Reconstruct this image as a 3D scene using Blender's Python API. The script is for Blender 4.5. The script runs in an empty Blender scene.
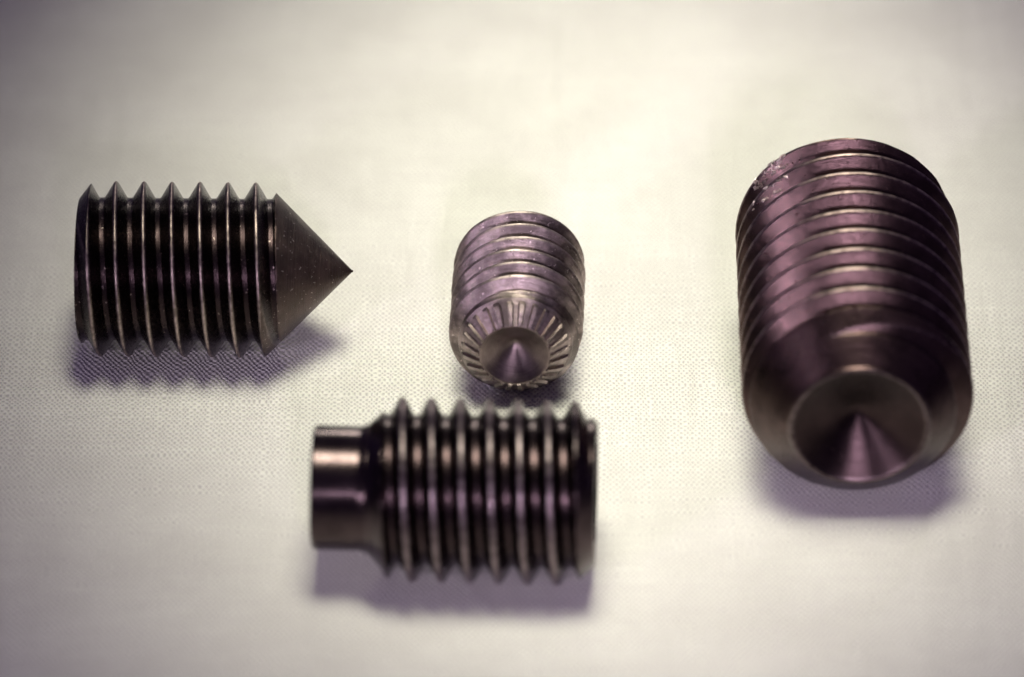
import bpy, math, random
import numpy as np
from mathutils import Vector

# ---------------------------------------------------------------- units: everything below is written in millimetres
S = 0.001
scene = bpy.context.scene
col = scene.collection
random.seed(7)
rng = np.random.default_rng(7)

# ---------------------------------------------------------------- camera (long macro lens, 35 degrees down)
PITCH = math.radians(35.0)
DIST = 267.0
cam_d = bpy.data.cameras.new('camera')
cam = bpy.data.objects.new('camera', cam_d)
col.objects.link(cam)
cam.location = Vector((0, -math.cos(PITCH), math.sin(PITCH))) * DIST * S
cam.rotation_euler = (math.radians(90) - PITCH, 0, 0)
cam_d.sensor_width = 36.0
cam_d.lens = 6000.0 / 1024 * 36.0
cam_d.clip_start = 0.005
cam_d.clip_end = 5.0
cam_d.dof.use_dof = True
cam_d.dof.focus_distance = 264.0 * S
cam_d.dof.aperture_fstop = 36.0
scene.camera = cam

# ---------------------------------------------------------------- dim room
world = bpy.data.worlds.new('World')
scene.world = world
world.use_nodes = True
bg = world.node_tree.nodes['Background']
bg.inputs[0].default_value = (0.60, 0.40, 1.0, 1)
bg.inputs[1].default_value = 0.09

# ---------------------------------------------------------------- lamps
def spot(name, loc, aim, power, color, reach, radius):
    """spotlight whose soft pool reaches `reach` mm round the aim point"""
    d = bpy.data.lights.new(name, 'SPOT')
    o = bpy.data.objects.new(name, d)
    col.objects.link(o)
    loc = Vector(loc); aim = Vector(aim)
    o.location = loc * S
    o.rotation_euler = (aim - loc).to_track_quat('-Z', 'Y').to_euler()
    dist = (aim - loc).length
    d.spot_size = 2 * math.atan(reach / dist)
    d.spot_blend = 1.0
    d.shadow_soft_size = radius * S
    d.energy = power * (dist * S) ** 2 * 4 * math.pi ** 2      # power = irradiance on the cloth / pi
    d.color = color
    return o

def softbox(name, loc, aim, power, color, size, size_y, spread):
    d = bpy.data.lights.new(name, 'AREA')
    o = bpy.data.objects.new(name, d)
    col.objects.link(o)
    loc = Vector(loc); aim = Vector(aim)
    o.location = loc * S
    o.rotation_euler = (aim - loc).to_track_quat('-Z', 'Y').to_euler()
    d.shape = 'ELLIPSE'
    d.size = size * S
    d.size_y = size_y * S
    d.spread = math.radians(spread)
    d.energy = power
    d.color = color
    return o

softbox('key_lamp', (4, 5.5, 70), (4, 4.5, 0), 0.0096, (1.0, 0.985, 0.77), 43, 70, 34)
spot('back_lamp', (4, 200, 85), (4, -8, 0), 0.17, (1.0, 0.95, 0.82), 36, 14)
softbox('fill_lamp_side', (-182, -255, 92), (13, 0, 2), 0.0058, (0.96, 0.80, 1.0), 56, 130, 8)
spot('fill_lamp_front', (27, -250, 120), (6, 1, 0), 0.42, (0.96, 0.80, 1.0), 27, 13)

# ---------------------------------------------------------------- colour management
vs = scene.view_settings
vs.view_transform = 'Standard'
vs.look = 'None'
vs.exposure = 0.0
vs.gamma = 1.0

# ---------------------------------------------------------------- node helpers
class NT:
    def __init__(self, name):
        self.m = bpy.data.materials.new(name)
        self.m.use_nodes = True
        self.t = self.m.node_tree
        self.b = self.t.nodes['Principled BSDF']
    def n(self, kind, **props):
        nd = self.t.nodes.new(kind)
        for k, v in props.items():
            setattr(nd, k, v)
        return nd
    def put(self, sock, v):
        if hasattr(v, 'is_output'):
            self.t.links.new(v, sock)
        else:
            sock.default_value = v
    def math(self, op, a, b=0.0, c=0.0, clamp=False):
        nd = self.n('ShaderNodeMath', operation=op, use_clamp=clamp)
        self.put(nd.inputs[0], a); self.put(nd.inputs[1], b); self.put(nd.inputs[2], c)
        return nd.outputs[0]
    def vec(self, x, y, z):
        nd = self.n('ShaderNodeCombineXYZ')
        for s, v in zip(nd.inputs, (x, y, z)):
            self.put(s, v)
        return nd.outputs[0]
    def noise(self, v, scale, detail=3.0, rough=0.55, dist=0.0):
        nd = self.n('ShaderNodeTexNoise')
        self.put(nd.inputs['Vector'], v)
        nd.inputs['Scale'].default_value = scale
        nd.inputs['Detail'].default_value = detail
        nd.inputs['Roughness'].default_value = rough
        nd.inputs['Distortion'].default_value = dist
        return nd.outputs['Fac']
    def ramp(self, v, lo, hi, a=0.0, b=1.0):
        nd = self.n('ShaderNodeMapRange', interpolation_type='SMOOTHSTEP')
        self.put(nd.inputs[0], v)
        for i, k in ((1, lo), (2, hi), (3, a), (4, b)):
            self.put(nd.inputs[i], k)
        return nd.outputs[0]
    def mix(self, f, a, b):
        nd = self.n('ShaderNodeMix', data_type='RGBA')
        self.put(nd.inputs[0], f)
        self.put(nd.inputs[6], a if hasattr(a, 'is_output') else (*a, 1))
        self.put(nd.inputs[7], b if hasattr(b, 'is_output') else (*b, 1))
        return nd.outputs[2]
    def bump(self, h, dist_mm, strength=1.0, normal=None):
        nd = self.n('ShaderNodeBump')
        nd.inputs['Strength'].default_value = strength
        nd.inputs['Distance'].default_value = dist_mm * S
        self.put(nd.inputs['Height'], h)
        if normal is not None:
            self.put(nd.inputs['Normal'], normal)
        return nd.outputs[0]
    def obj_mm(self):
        tc = self.n('ShaderNodeTexCoord')
        sc = self.n('ShaderNodeVectorMath', operation='SCALE')
        self.t.links.new(tc.outputs['Object'], sc.inputs[0])
        sc.inputs[3].default_value = 1.0 / S
        sp = self.n('ShaderNodeSeparateXYZ')
        self.t.links.new(sc.outputs[0], sp.inputs[0])
        return sc.outputs[0], sp.outputs[0], sp.outputs[1], sp.outputs[2]

def metal(name, base, worn, rough, wear_glint=0.6, grime=0.5, lathe=0.006, seed=0.0, rough_var=0.12,
          grain=0.004, turned=3.0, nicks=0.0):
    """steel seen close up: turning marks round the axis, blotchy finish, rubbed crests"""
    k = NT(name)
    P, x, y, z = k.obj_mm()
    r = k.math('SQRT', k.math('ADD', k.math('MULTIPLY', y, y), k.math('MULTIPLY', z, z)))
    th = k.math('ARCTAN2', z, y)
    ring = k.vec(k.math('MULTIPLY_ADD', x, 16.0, seed), k.math('MULTIPLY', r, 16.0), k.math('MULTIPLY', th, 0.35))
    marks = k.noise(ring, 1.0, 4.0, 0.65)
    off = k.n('ShaderNodeVectorMath', operation='ADD')
    k.put(off.inputs[0], P); off.inputs[1].default_value = (seed, seed * 1.7, -seed)
    PV = off.outputs[0]
    blotch = k.noise(PV, 0.9, 5.0, 0.6)
    fine = k.noise(PV, 14.0, 3.0, 0.6)
    pit = k.ramp(k.noise(PV, 4.5, 2.0, 0.5), 0.66, 0.76)
    at = k.n('ShaderNodeAttribute', attribute_name='crest')
    cr = at.outputs['Fac']
    rub_glint = k.math('MULTIPLY', cr, k.ramp(k.noise(PV, 3.0, 4.0, 0.65), 0.34, 0.62, 0.35, 1.0))
    rub_glint = k.math('MULTIPLY', rub_glint, wear_glint, clamp=True)
    dark = tuple(c * 0.45 for c in base)
    c0 = k.mix(k.ramp(blotch, 0.36, 0.66, 0.0, 1.0), tuple(c * (1 - 0.5 * grime) for c in base), tuple(c * (1 + 0.35 * grime) for c in base))
    c1 = k.mix(k.ramp(marks, 0.35, 0.7, 0.0, 0.35), c0, dark)
    c2 = k.mix(rub_glint, c1, worn)
    c3 = k.mix(k.math('MULTIPLY', pit, 0.6 * grime), c2, dark)
    nk = k.ramp(k.noise(PV, 5.5, 3.0, 0.6), 0.66, 0.69)
    c3 = k.mix(k.math('MULTIPLY', nk, nicks), c3, worn)
    k.put(k.b.inputs['Base Color'], c3)
    k.b.inputs['Metallic'].default_value = 1.0
    rg = k.math('ADD', rough - rough_var * 0.5, k.math('MULTIPLY', k.math('ADD', blotch, fine), rough_var * 0.5))
    rg = k.math('ADD', rg, k.math('MULTIPLY', pit, 0.12))
    rg = k.math('ADD', rg, k.math('MULTIPLY', rub_glint, 0.22), clamp=True)
    k.put(k.b.inputs['Roughness'], rg)
    nb = k.bump(marks, lathe * turned, 1.0)
    nb = k.bump(fine, grain, 1.0, nb)
    k.put(k.b.inputs['Normal'], nb)
    return k.m

# ---------------------------------------------------------------- cloth: fine plain weave
def cloth_material():
    k = NT('woven_cotton')
    P, x, y, z = k.obj_mm()
    # yarns wander a little
    wob = k.noise(k.vec(k.math('MULTIPLY', x, 0.25), k.math('MULTIPLY', y, 1.4), 0.0), 1.0, 2.0)
    wob2 = k.noise(k.vec(k.math('MULTIPLY', x, 1.4), k.math('MULTIPLY', y, 0.25), 3.0), 1.0, 2.0)
    px, py = 0.125, 0.18
    xs = k.math('ADD', x, k.math('MULTIPLY', wob2, 0.42))
    ys = k.math('ADD', y, k.math('MULTIPLY', wob, 0.5))
    sx = k.math('SINE', k.math('MULTIPLY', xs, math.pi / px))
    sy = k.math('SINE', k.math('MULTIPLY', ys, math.pi / py))
    w = k.math('MULTIPLY', sx, sy)                       # +1 warp over, -1 weft over
    fib = k.noise(k.vec(k.math('MULTIPLY', x, 9.0), k.math('MULTIPLY', y, 9.0), 0.0), 1.0, 4.0, 0.7)
    slub = k.noise(k.vec(k.math('MULTIPLY', x, 0.12), k.math('MULTIPLY', y, 3.2), 7.0), 1.0, 3.0, 0.6)
    mott = k.noise(k.vec(k.math('MULTIPLY', x, 0.16), k.math('MULTIPLY', y, 0.16), 1.0), 1.0, 4.0, 0.6)
    h = k.math('ADD', k.math('MULTIPLY', w, 0.5), k.math('MULTIPLY', fib, 0.5))
    # pores between the yarns, coloured darker with a violet tint
    pore = k.ramp(k.math('ADD', w, k.math('MULTIPLY', k.math('SUBTRACT', fib, 0.5), 2.2)), -1.0, 0.2, 1.0, 0.0)
    white = k.mix(k.ramp(mott, 0.3, 0.7), (0.76, 0.75, 0.715), (0.86, 0.855, 0.815))
    white = k.mix(k.ramp(slub, 0.35, 0.7, 0.0, 0.5), white, (0.78, 0.76, 0.74))
    c = k.mix(k.math('MULTIPLY', pore, 0.45), white, (0.20, 0.16, 0.22))
    k.put(k.b.inputs['Base Color'], c)
    k.b.inputs['Roughness'].default_value = 0.95
    k.b.inputs['Specular IOR Level'].default_value = 0.1
    k.put(k.b.inputs['Normal'], k.bump(h, 0.06, 1.0))
    return k.m

def link_mesh(name, verts, faces, mat, parent=None, loc=(0, 0, 0), smooth=True, attr=None):
    me = bpy.data.meshes.new(name)
    v = np.asarray(verts, dtype=np.float64) * S
    if isinstance(faces, np.ndarray):
        n, kk = faces.shape
        me.vertices.add(len(v)); me.vertices.foreach_set('co', v.ravel())
        me.loops.add(n * kk); me.loops.foreach_set('vertex_index', faces.ravel().astype(np.int32))
        me.polygons.add(n)
        me.polygons.foreach_set('loop_start', np.arange(0, n * kk, kk, dtype=np.int32))
        me.polygons.foreach_set('loop_total', np.full(n, kk, dtype=np.int32))
        me.update(calc_edges=True)
    else:
        me.from_pydata([tuple(a) for a in v], [], [tuple(int(i) for i in f) for f in faces])
    if smooth:
        me.polygons.foreach_set('use_smooth', np.ones(len(me.polygons), dtype=bool))
    if attr is not None:
        a = me.attributes.new('crest', 'FLOAT', 'POINT')
        a.data.foreach_set('value', np.asarray(attr, dtype=np.float32))
    me.validate()
    me.materials.append(mat)
    o = bpy.data.objects.new(name, me)
    col.objects.link(o)
    if parent is not None:
        o.parent = parent
        o.location = Vector(loc) * S
    return o

# the cloth: one sheet with a barely uneven lie
def make_cloth():
    n = 121
    g = np.linspace(-150, 150, n)
    X, Y = np.meshgrid(g, g, indexing='ij')
    Z = 0.35 * np.sin(X * 0.021 + 1.0) * np.sin(Y * 0.017) + 0.2 * np.sin(Y * 0.043 + X * 0.012)
    flat = np.clip((np.hypot(X, Y + 4) - 34) / 40, 0, 1)
    Z = Z * flat * flat
    v = np.stack([X, Y, Z], -1).reshape(-1, 3)
    i = np.arange(n * n).reshape(n, n)
    f = np.stack([i[:-1, :-1], i[1:, :-1], i[1:, 1:], i[:-1, 1:]], -1).reshape(-1, 4)
    o = link_mesh('cloth_surface', v, f, cloth_material())
    o['kind'] = 'structure'
    o['label'] = 'off white plain woven cotton cloth the screws lie on'
    return o
make_cloth()

# ---------------------------------------------------------------- set screws
def thread_profile(u, P, rmaj, depth, crest=0.10, root=0.20):
    """radius and crest mask for axial phase u; flanks at thirty degrees, rounded crest and root"""
    t = np.abs(((u / P) % 1.0) - 0.5) * 2           # 1 at root, 0 at crest
    a = np.clip((t - crest) / (1 - crest - root), 0, 1)
    lin = a
    e = 0.10                                        # round the corners
    sm = np.where(lin < e, lin * lin / (2 * e), np.where(lin > 1 - e, 1 - e - (1 - lin) ** 2 / (2 * e) + 0.0, lin - e / 2))
    sm = sm / (1 - e)
    r = rmaj - depth * np.clip(sm, 0, 1)
    rr = r - 0.035 * np.clip(t / crest, 0, 1) ** 2
    return rr, np.clip(1 - t / (crest * 1.9), 0, 1)

def screw_surface(L, P, rmaj, depth, env, phase=0.0, nth=192, per=34, crest=0.10, rootw=0.20, breaks=(), rough=0.006):
    xs = np.arange(0, L + 1e-9, P / per)
    extra = []
    for b in list(breaks) + [0.0, L]:
        extra += [b, b - 0.015, b + 0.015]
    xs = np.unique(np.clip(np.concatenate([xs, extra]), 0, L))
    xs = xs[np.concatenate([[True], np.diff(xs) > 1e-4])]
    th = np.linspace(0, 2 * math.pi, nth, endpoint=False)
    X, T = np.meshgrid(xs, th, indexing='ij')
    u = X - P * T / (2 * math.pi) + phase
    r, cr = thread_profile(u, P, rmaj, depth, crest, rootw)
    # slight unevenness of a rolled or cut thread
    wav = rough * (np.sin(3 * T + X * 2.1) + np.sin(7 * T - X * 5.3 + 1) * 0.6 + np.sin(17 * T + X * 9.0) * 0.35)
    r = r + wav * (0.4 + cr)
    E = env(X)
    act = E < r
    r = np.minimum(r, E)
    cr = np.where(act, 0.0, cr)
    edge = np.clip(1 - np.abs(E - r) / 0.05, 0, 1) * (1 - act) * 0.4
    cr = np.maximum(cr, edge)
    V = np.stack([X, r * np.cos(T), r * np.sin(T)], -1).reshape(-1, 3)
    nx = len(xs)
    i = np.arange(nx * nth).reshape(nx, nth)
    j = np.roll(i, -1, axis=1)
    F = np.stack([i[:-1], j[:-1], j[1:], i[1:]], -1).reshape(-1, 4)
    a4 = (act[:-1].astype(int) + np.roll(act, -1, 1)[:-1] + act[1:] + np.roll(act, -1, 1)[1:]).reshape(-1)
    xm = ((X[:-1] + X[1:]) * 0.5).reshape(-1)
    return V, F, cr.reshape(-1), a4 >= 2, xm

def compact(V, F, A):
    used = np.unique(F)
    m = np.full(len(V), -1); m[used] = np.arange(len(used))
    return V[used], m[F], A[used]

def lathe(profile, nth=128, closed_end=True):
    """profile: list of (x, r); last point may sit on the axis"""
    V = []; F = []
    th = np.linspace(0, 2 * math.pi, nth, endpoint=False)
    for x, r in profile:
        V += [(x, r * math.cos(t), r * math.sin(t)) for t in th]
    for a in range(len(profile) - 1):
        for b in range(nth):
            c = (b + 1) % nth
            F.append((a * nth + b, a * nth + c, (a + 1) * nth + c, (a + 1) * nth + b))
    if closed_end:
        F.append(tuple((len(profile) - 1) * nth + b for b in range(nth)))
    return V, F

def drive_socket(r_edge, across, depth, mat, root, R, x0):
    """flat driven end with a hexagonal socket sunk into it"""
    V = []; F = []
    n = 96
    hexr = []
    for b in range(n):
        t = 2 * math.pi * b / n
        q = (t + math.pi / 6) % (math.pi / 3) - math.pi / 6
        hexr.append(across / 2 / math.cos(q))
    for (x, rad) in ((0, [r_edge] * n), (0, [h * 1.06 for h in hexr]), (0.12, hexr), (depth, hexr), (depth + 0.5, [h * 0.02 for h in hexr])):
        for b in range(n):
            t = 2 * math.pi * b / n
            V.append((x, rad[b] * math.cos(t), rad[b] * math.sin(t)))
    for a in range(4):
        for b in range(n):
            c = (b + 1) % n
            F.append((a * n + b, (a + 1) * n + b, (a + 1) * n + c, a * n + c))
    o = link_mesh('hex_socket', V, F, mat, root, (x0, 0, R), smooth=False)
    return o

def root_empty(name, loc, yaw, label, group=None):
    o = bpy.data.objects.new(name, None)
    o.empty_display_size = 0.004
    col.objects.link(o)
    o.location = Vector(loc) * S
    o.rotation_euler = (0, 0, math.radians(yaw))
    o['label'] = label
    o['category'] = 'set screw'
    if group:
        o['group'] = group
    return o

SINK = 0.03          # the crests press a little into the cloth
black = metal('black_oxide_steel', (0.042, 0.029, 0.031), (0.62, 0.50, 0.46), 0.27, wear_glint=0.9, seed=3.0, nicks=0.7)
cone_m = metal('turned_black_steel', (0.095, 0.066, 0.063), (0.5, 0.42, 0.40), 0.40, wear_glint=0.3, seed=9.0, grain=0.012, lathe=0.012, nicks=0.8)
dog_thread = metal('polished_black_steel', (0.064, 0.044, 0.047), (0.48, 0.39, 0.41), 0.25, wear_glint=0.7, seed=15.0, lathe=0.003, grain=0.002)
dog_m = metal('ground_dark_steel', (0.082, 0.060, 0.062), (0.4, 0.33, 0.33), 0.19, wear_glint=0.3, seed=21.0, lathe=0.002, grain=0.001)
bronze = metal('browned_steel', (0.088, 0.056, 0.054), (0.50, 0.39, 0.38), 0.24, wear_glint=0.85, seed=27.0, lathe=0.005, grime=0.6)
chamfer_m = metal('faced_brown_steel', (0.075, 0.048, 0.047), (0.45, 0.36, 0.36), 0.28, wear_glint=0.5, seed=57.0, lathe=0.004, grime=0.5)
cup_m = metal('drilled_brown_steel', (0.042, 0.028, 0.029), (0.45, 0.36, 0.36), 0.25, wear_glint=0.22, seed=33.0, lathe=0.003, grime=0.4)  # lighter second colour paints a highlight along the cup lip
grey = metal('plain_grey_steel', (0.30, 0.243, 0.235), (0.62, 0.52, 0.50), 0.34, wear_glint=0.55, seed=39.0, lathe=0.008, grime=1.3, nicks=0.7)
grey_cup = metal('drilled_grey_steel', (0.22, 0.17, 0.17), (0.62, 0.54, 0.55), 0.36, wear_glint=0.4, seed=45.0, lathe=0.003, grime=0.6)
chip_m = metal('torn_bright_steel', (0.85, 0.74, 0.72), (0.9, 0.8, 0.8), 0.42, wear_glint=0.0, seed=51.0, grime=0.8)

def build_body(root, L, P, D, depth, env, R, mats, point_name, split_x, phase=0.0, **kw):
    """threaded_shank + point part cut out of the same turned surface"""
    V, F, A, act, xm = screw_surface(L, P, D / 2, depth, env, phase, **kw)
    pt = act & (xm > split_x)
    x0 = -L / 2
    v, f, a = compact(V, F[~pt], A)
    link_mesh('threaded_shank', v, f[:, ::-1], mats[0], root, (x0, 0, R), attr=a)
    v, f, a = compact(V, F[pt], A)
    p = link_mesh(point_name, v, f[:, ::-1], mats[1], root, (x0, 0, R), attr=a)
    return x0, p

def middle(a, b):
    return (np.array(a) + np.array(b)) / 2

# ---- cone point screw
def cone_screw():
    L, P, D = 12.05, 1.232, 7.76
    R = D / 2 - SINK
    root = root_empty('cone_point_set_screw', (-13.03, -0.22, 0), -1.0,
                      'black set screw with a long sharp cone point and worn thread crests')
    def env(x):
        e = np.minimum(3.15 + x * 1.3, (L - x) * 1.0)
        return np.maximum(e, 0.05)
    x0, p = build_body(root, L, P, D, 0.70, env, R, (black, cone_m), 'cone_point', L / 2, phase=0.47, breaks=(0.35, 0.56), crest=0.09, rootw=0.15)
    drive_socket(3.15, 4.0, 3.2, black, root, R, x0)
cone_screw()

# ---- dog point screw
def dog_screw():
    L, P, D = 11.85, 1.208, 7.76
    R = D / 2 - SINK
    root = root_empty('dog_point_set_screw', (-2.39, -16.6, 0), 180 - 2.2,
                      'glossy dark set screw with a short plain cylindrical dog point')
    rd, ld = 2.62, 2.3
    def env(x):
        q = L - x
        a = 2.98 + x * 1.05
        b = np.where(q < 0.10, rd - 0.10 + q, np.where(q < ld, rd, rd + (q - ld) * 1.25))
        f = np.clip((q - (ld - 0.35)) / 0.7, 0, 1)        # fillet under the shoulder
        b = b + 0.10 * np.sin(f * math.pi) ** 2 * (q < ld + 0.35)
        return np.minimum(a, b)
    x0, p = build_body(root, L, P, D, 0.70, env, R, (dog_thread, dog_m), 'dog_point', L / 2, phase=0.065,
                       breaks=(0.3, L - ld, L - 0.1, L - ld - 0.4), crest=0.16, rootw=0.14, rough=0.003)
    V, F = lathe([(L, rd - 0.10), (L + 0.002, 1.2)], 192)
    link_mesh('end_face', V, [f[::-1] for f in F], dog_m, p, (0, 0, 0), smooth=False)
    drive_socket(2.98, 4.0, 3.2, dog_thread, root, R, x0)
dog_screw()

# ---- plain cup point screw (largest)
def cup_screw():
    L, P, D = 15.3, 1.465, 9.86
    R = D / 2 - SINK
    root = root_empty('cup_point_set_screw', (14.73, -5.85, 0), -90.5,
                      'largest set screw, brown steel, smooth cup point with drilled hollow')
    rc = 2.98
    def env(x):
        q = L - x
        a = 4.3 + x * 1.3
        b = np.where(q < 0.12, rc + q * 0.6, rc + 0.072 + (q - 0.12) * 1.0)
        return np.minimum(a, b)
    x0, p = build_body(root, L, P, D, 0.86, env, R, (bronze, chamfer_m), 'chamfer', L / 2, phase=0.78,
                       breaks=(0.4, L - 0.12, L - 1.9), nth=256, crest=0.085, rootw=0.15, rough=0.004)
    prof = [(L, rc), (L + 0.03, rc - 0.07), (L + 0.02, rc - 0.14), (L - 0.04, rc - 0.22)]
    n = 24
    for q in range(n):
        t = (q + 1) / n
        rho = 1 - t
        rho_s = math.sqrt(rho * rho + 0.012) - 0.005              # drill tip leaves a rounded bottom
        prof.append((L - 0.04 - 1.45 * (1 - min(rho_s, 1.0)), (rc - 0.22) * rho + 0.015 * t))
    V, F = lathe(prof, 192)
    link_mesh('cup', V, [f[::-1] for f in F], cup_m, root, (x0, 0, R), attr=np.repeat([1.0] * 3 + [0.3] + [0.0] * (len(prof) - 4), 192))  # lip rings masked for the lighter colour: rim highlight put into the colour
    drive_socket(4.3, 5.0, 4.2, bronze, root, R, x0)
    return root, x0, R
big = cup_screw()

# ---- small knurled cup point screw
def knurled_screw():
    L, P, D = 7.35, 1.0, 5.88
    R = D / 2 - SINK
    root = root_empty('knurled_cup_set_screw', (0.24, -1.75, 0), -91.8,
                      'smallest set screw, grey steel, cup point ringed with radial knurl teeth')
    rc = 1.62
    def env(x):
        q = L - x
        a = 2.5 + x * 1.2
        b = np.where(q < 0.85, rc - 0.06 + q * 1.08, np.where(q < 1.0, rc - 0.06 + 0.918 + (q - 0.85) * 0.2, rc + 0.888 + (q - 1.0) * 0.9))
        return np.minimum(a, b)
    x0, p = build_body(root, L, P, D, 0.56, env, R, (grey, grey), 'chamfer', L / 2, phase=0.3,
                       breaks=(0.3, L - 0.85, L - 1.0), crest=0.13, rootw=0.16, rough=0.008)
    # one tooth: a tapered ridge lying on the chamfer, along +y side (theta = 0)
    NT_ = 26
    st = []
    for (q, w, h) in ((-0.02, 0.095, 0.07), (0.05, 0.105, 0.12), (0.40, 0.14, 0.135), (0.66, 0.165, 0.11), (0.78, 0.165, -0.03)):
        xx = L - q
        rb = rc - 0.06 + max(q, 0) * 1.08 - 0.06
        nx, nr = 0.73, 0.68
        st.append([(xx - 0.06 * nx, rb, -w * 1.25), (xx + (h + 0.02) * nx, rb + 0.05 + (h) * nr, -w * 0.72),
                   (xx + (h + 0.02) * nx, rb + 0.05 + h * nr, w * 0.55), (xx - 0.06 * nx, rb, w * 1.05)])
    V = [p_ for s in st for p_ in s]
    F = []
    for a in range(len(st) - 1):
        for b in range(4):
            c = (b + 1) % 4
            F.append((a * 4 + b, a * 4 + c, a * 4 + 4 + c, a * 4 + 4 + b))
    F.append((3, 2, 1, 0)); F.append(tuple(len(V) - 4 + i for i in range(4)))
    first = None
    for q in range(NT_):
        if first is None:
            first = link_mesh('knurl_tooth', V, F, grey, root, (x0, 0, R), smooth=False)
            o = first
        else:
            o = first.copy(); col.objects.link(o); o.parent = root
        o.rotation_euler = (2 * math.pi * q / NT_ + random.uniform(-0.025, 0.025), 0, 0)
        s = random.uniform(0.86, 1.1)
        o.scale = (1.0, 1.0, s)
    prof = [(L, rc - 0.06), (L + 0.02, rc - 0.10), (L - 0.02, rc - 0.16)]
    n = 20
    for q in range(n):
        t = (q + 1) / n
        rho = 1 - t
        rho_s = math.sqrt(rho * rho + 0.015) - 0.007
        prof.append((L - 0.02 - 1.18 * (1 - min(rho_s, 1.0)) + 0.004 * math.sin(q * 2.4), (rc - 0.16) * rho + 0.02 * t))
    V, F = lathe(prof, 128)
    link_mesh('cup', V, [f[::-1] for f in F], grey_cup, root, (x0, 0, R))
    drive_socket(2.5, 3.0, 2.4, grey, root, R, x0)
knurled_screw()

# ---- torn chips clinging to the first turns of the largest screw
def burr(root, x0, R):
    V = []; F = []
    for q in range(62):
        turn = random.choice((0, 0, 0, 1))
        beta = math.radians(random.triangular(33, 64, 44))       # measured from straight up towards the left
        th = math.pi / 2 + beta
        dx = random.uniform(0.0, 0.34)                              # down the flank that faces the point
        x = 0.7325 - 0.78 + 1.465 * (th / (2 * math.pi) + turn) + dx
        r = 4.93 - 1.45 * max(dx - 0.06, 0) - 0.01
        c = Vector((x, r * math.cos(th), r * math.sin(th)))
        tang = Vector((0, -math.sin(th), math.cos(th)))
        rad0 = Vector((0, math.cos(th), math.sin(th)))
        rad = (rad0 * 0.54 + Vector((0.84, 0, 0))).normalized()
        ax = (rad0 * -0.84 + Vector((0.54, 0, 0))).normalized()
        w = random.uniform(0.05, 0.17); d = random.uniform(0.03, 0.09); h = random.uniform(0.03, 0.07)
        b = len(V)
        tw = random.uniform(-0.6, 0.6)
        t2 = tang * math.cos(tw) + ax * math.sin(tw); a2 = ax * math.cos(tw) - tang * math.sin(tw)
        for (i, j, k_) in ((-1, -1, -1), (1, -1, -1), (1, 1, -1), (-1, 1, -1), (-.5, -.3, 1), (.6, -.4, .7), (.4, .5, 1), (-.6, .4, .6)):
            p_ = c + t2 * w * i * random.uniform(.7, 1.2) + a2 * d * j * random.uniform(.7, 1.2) + rad * h * k_
            V.append(tuple(p_))
        for f in ((0, 3, 2, 1), (4, 5, 6, 7), (0, 1, 5, 4), (1, 2, 6, 5), (2, 3, 7, 6), (3, 0, 4, 7)):
            F.append(tuple(b + i for i in f))
    o = link_mesh('metal_chips', V, F, chip_m, root, (x0, 0, R), smooth=False)
    o['kind'] = 'stuff'
    o['label'] = 'torn shiny metal chips along the first thread turns'
burr(*big)
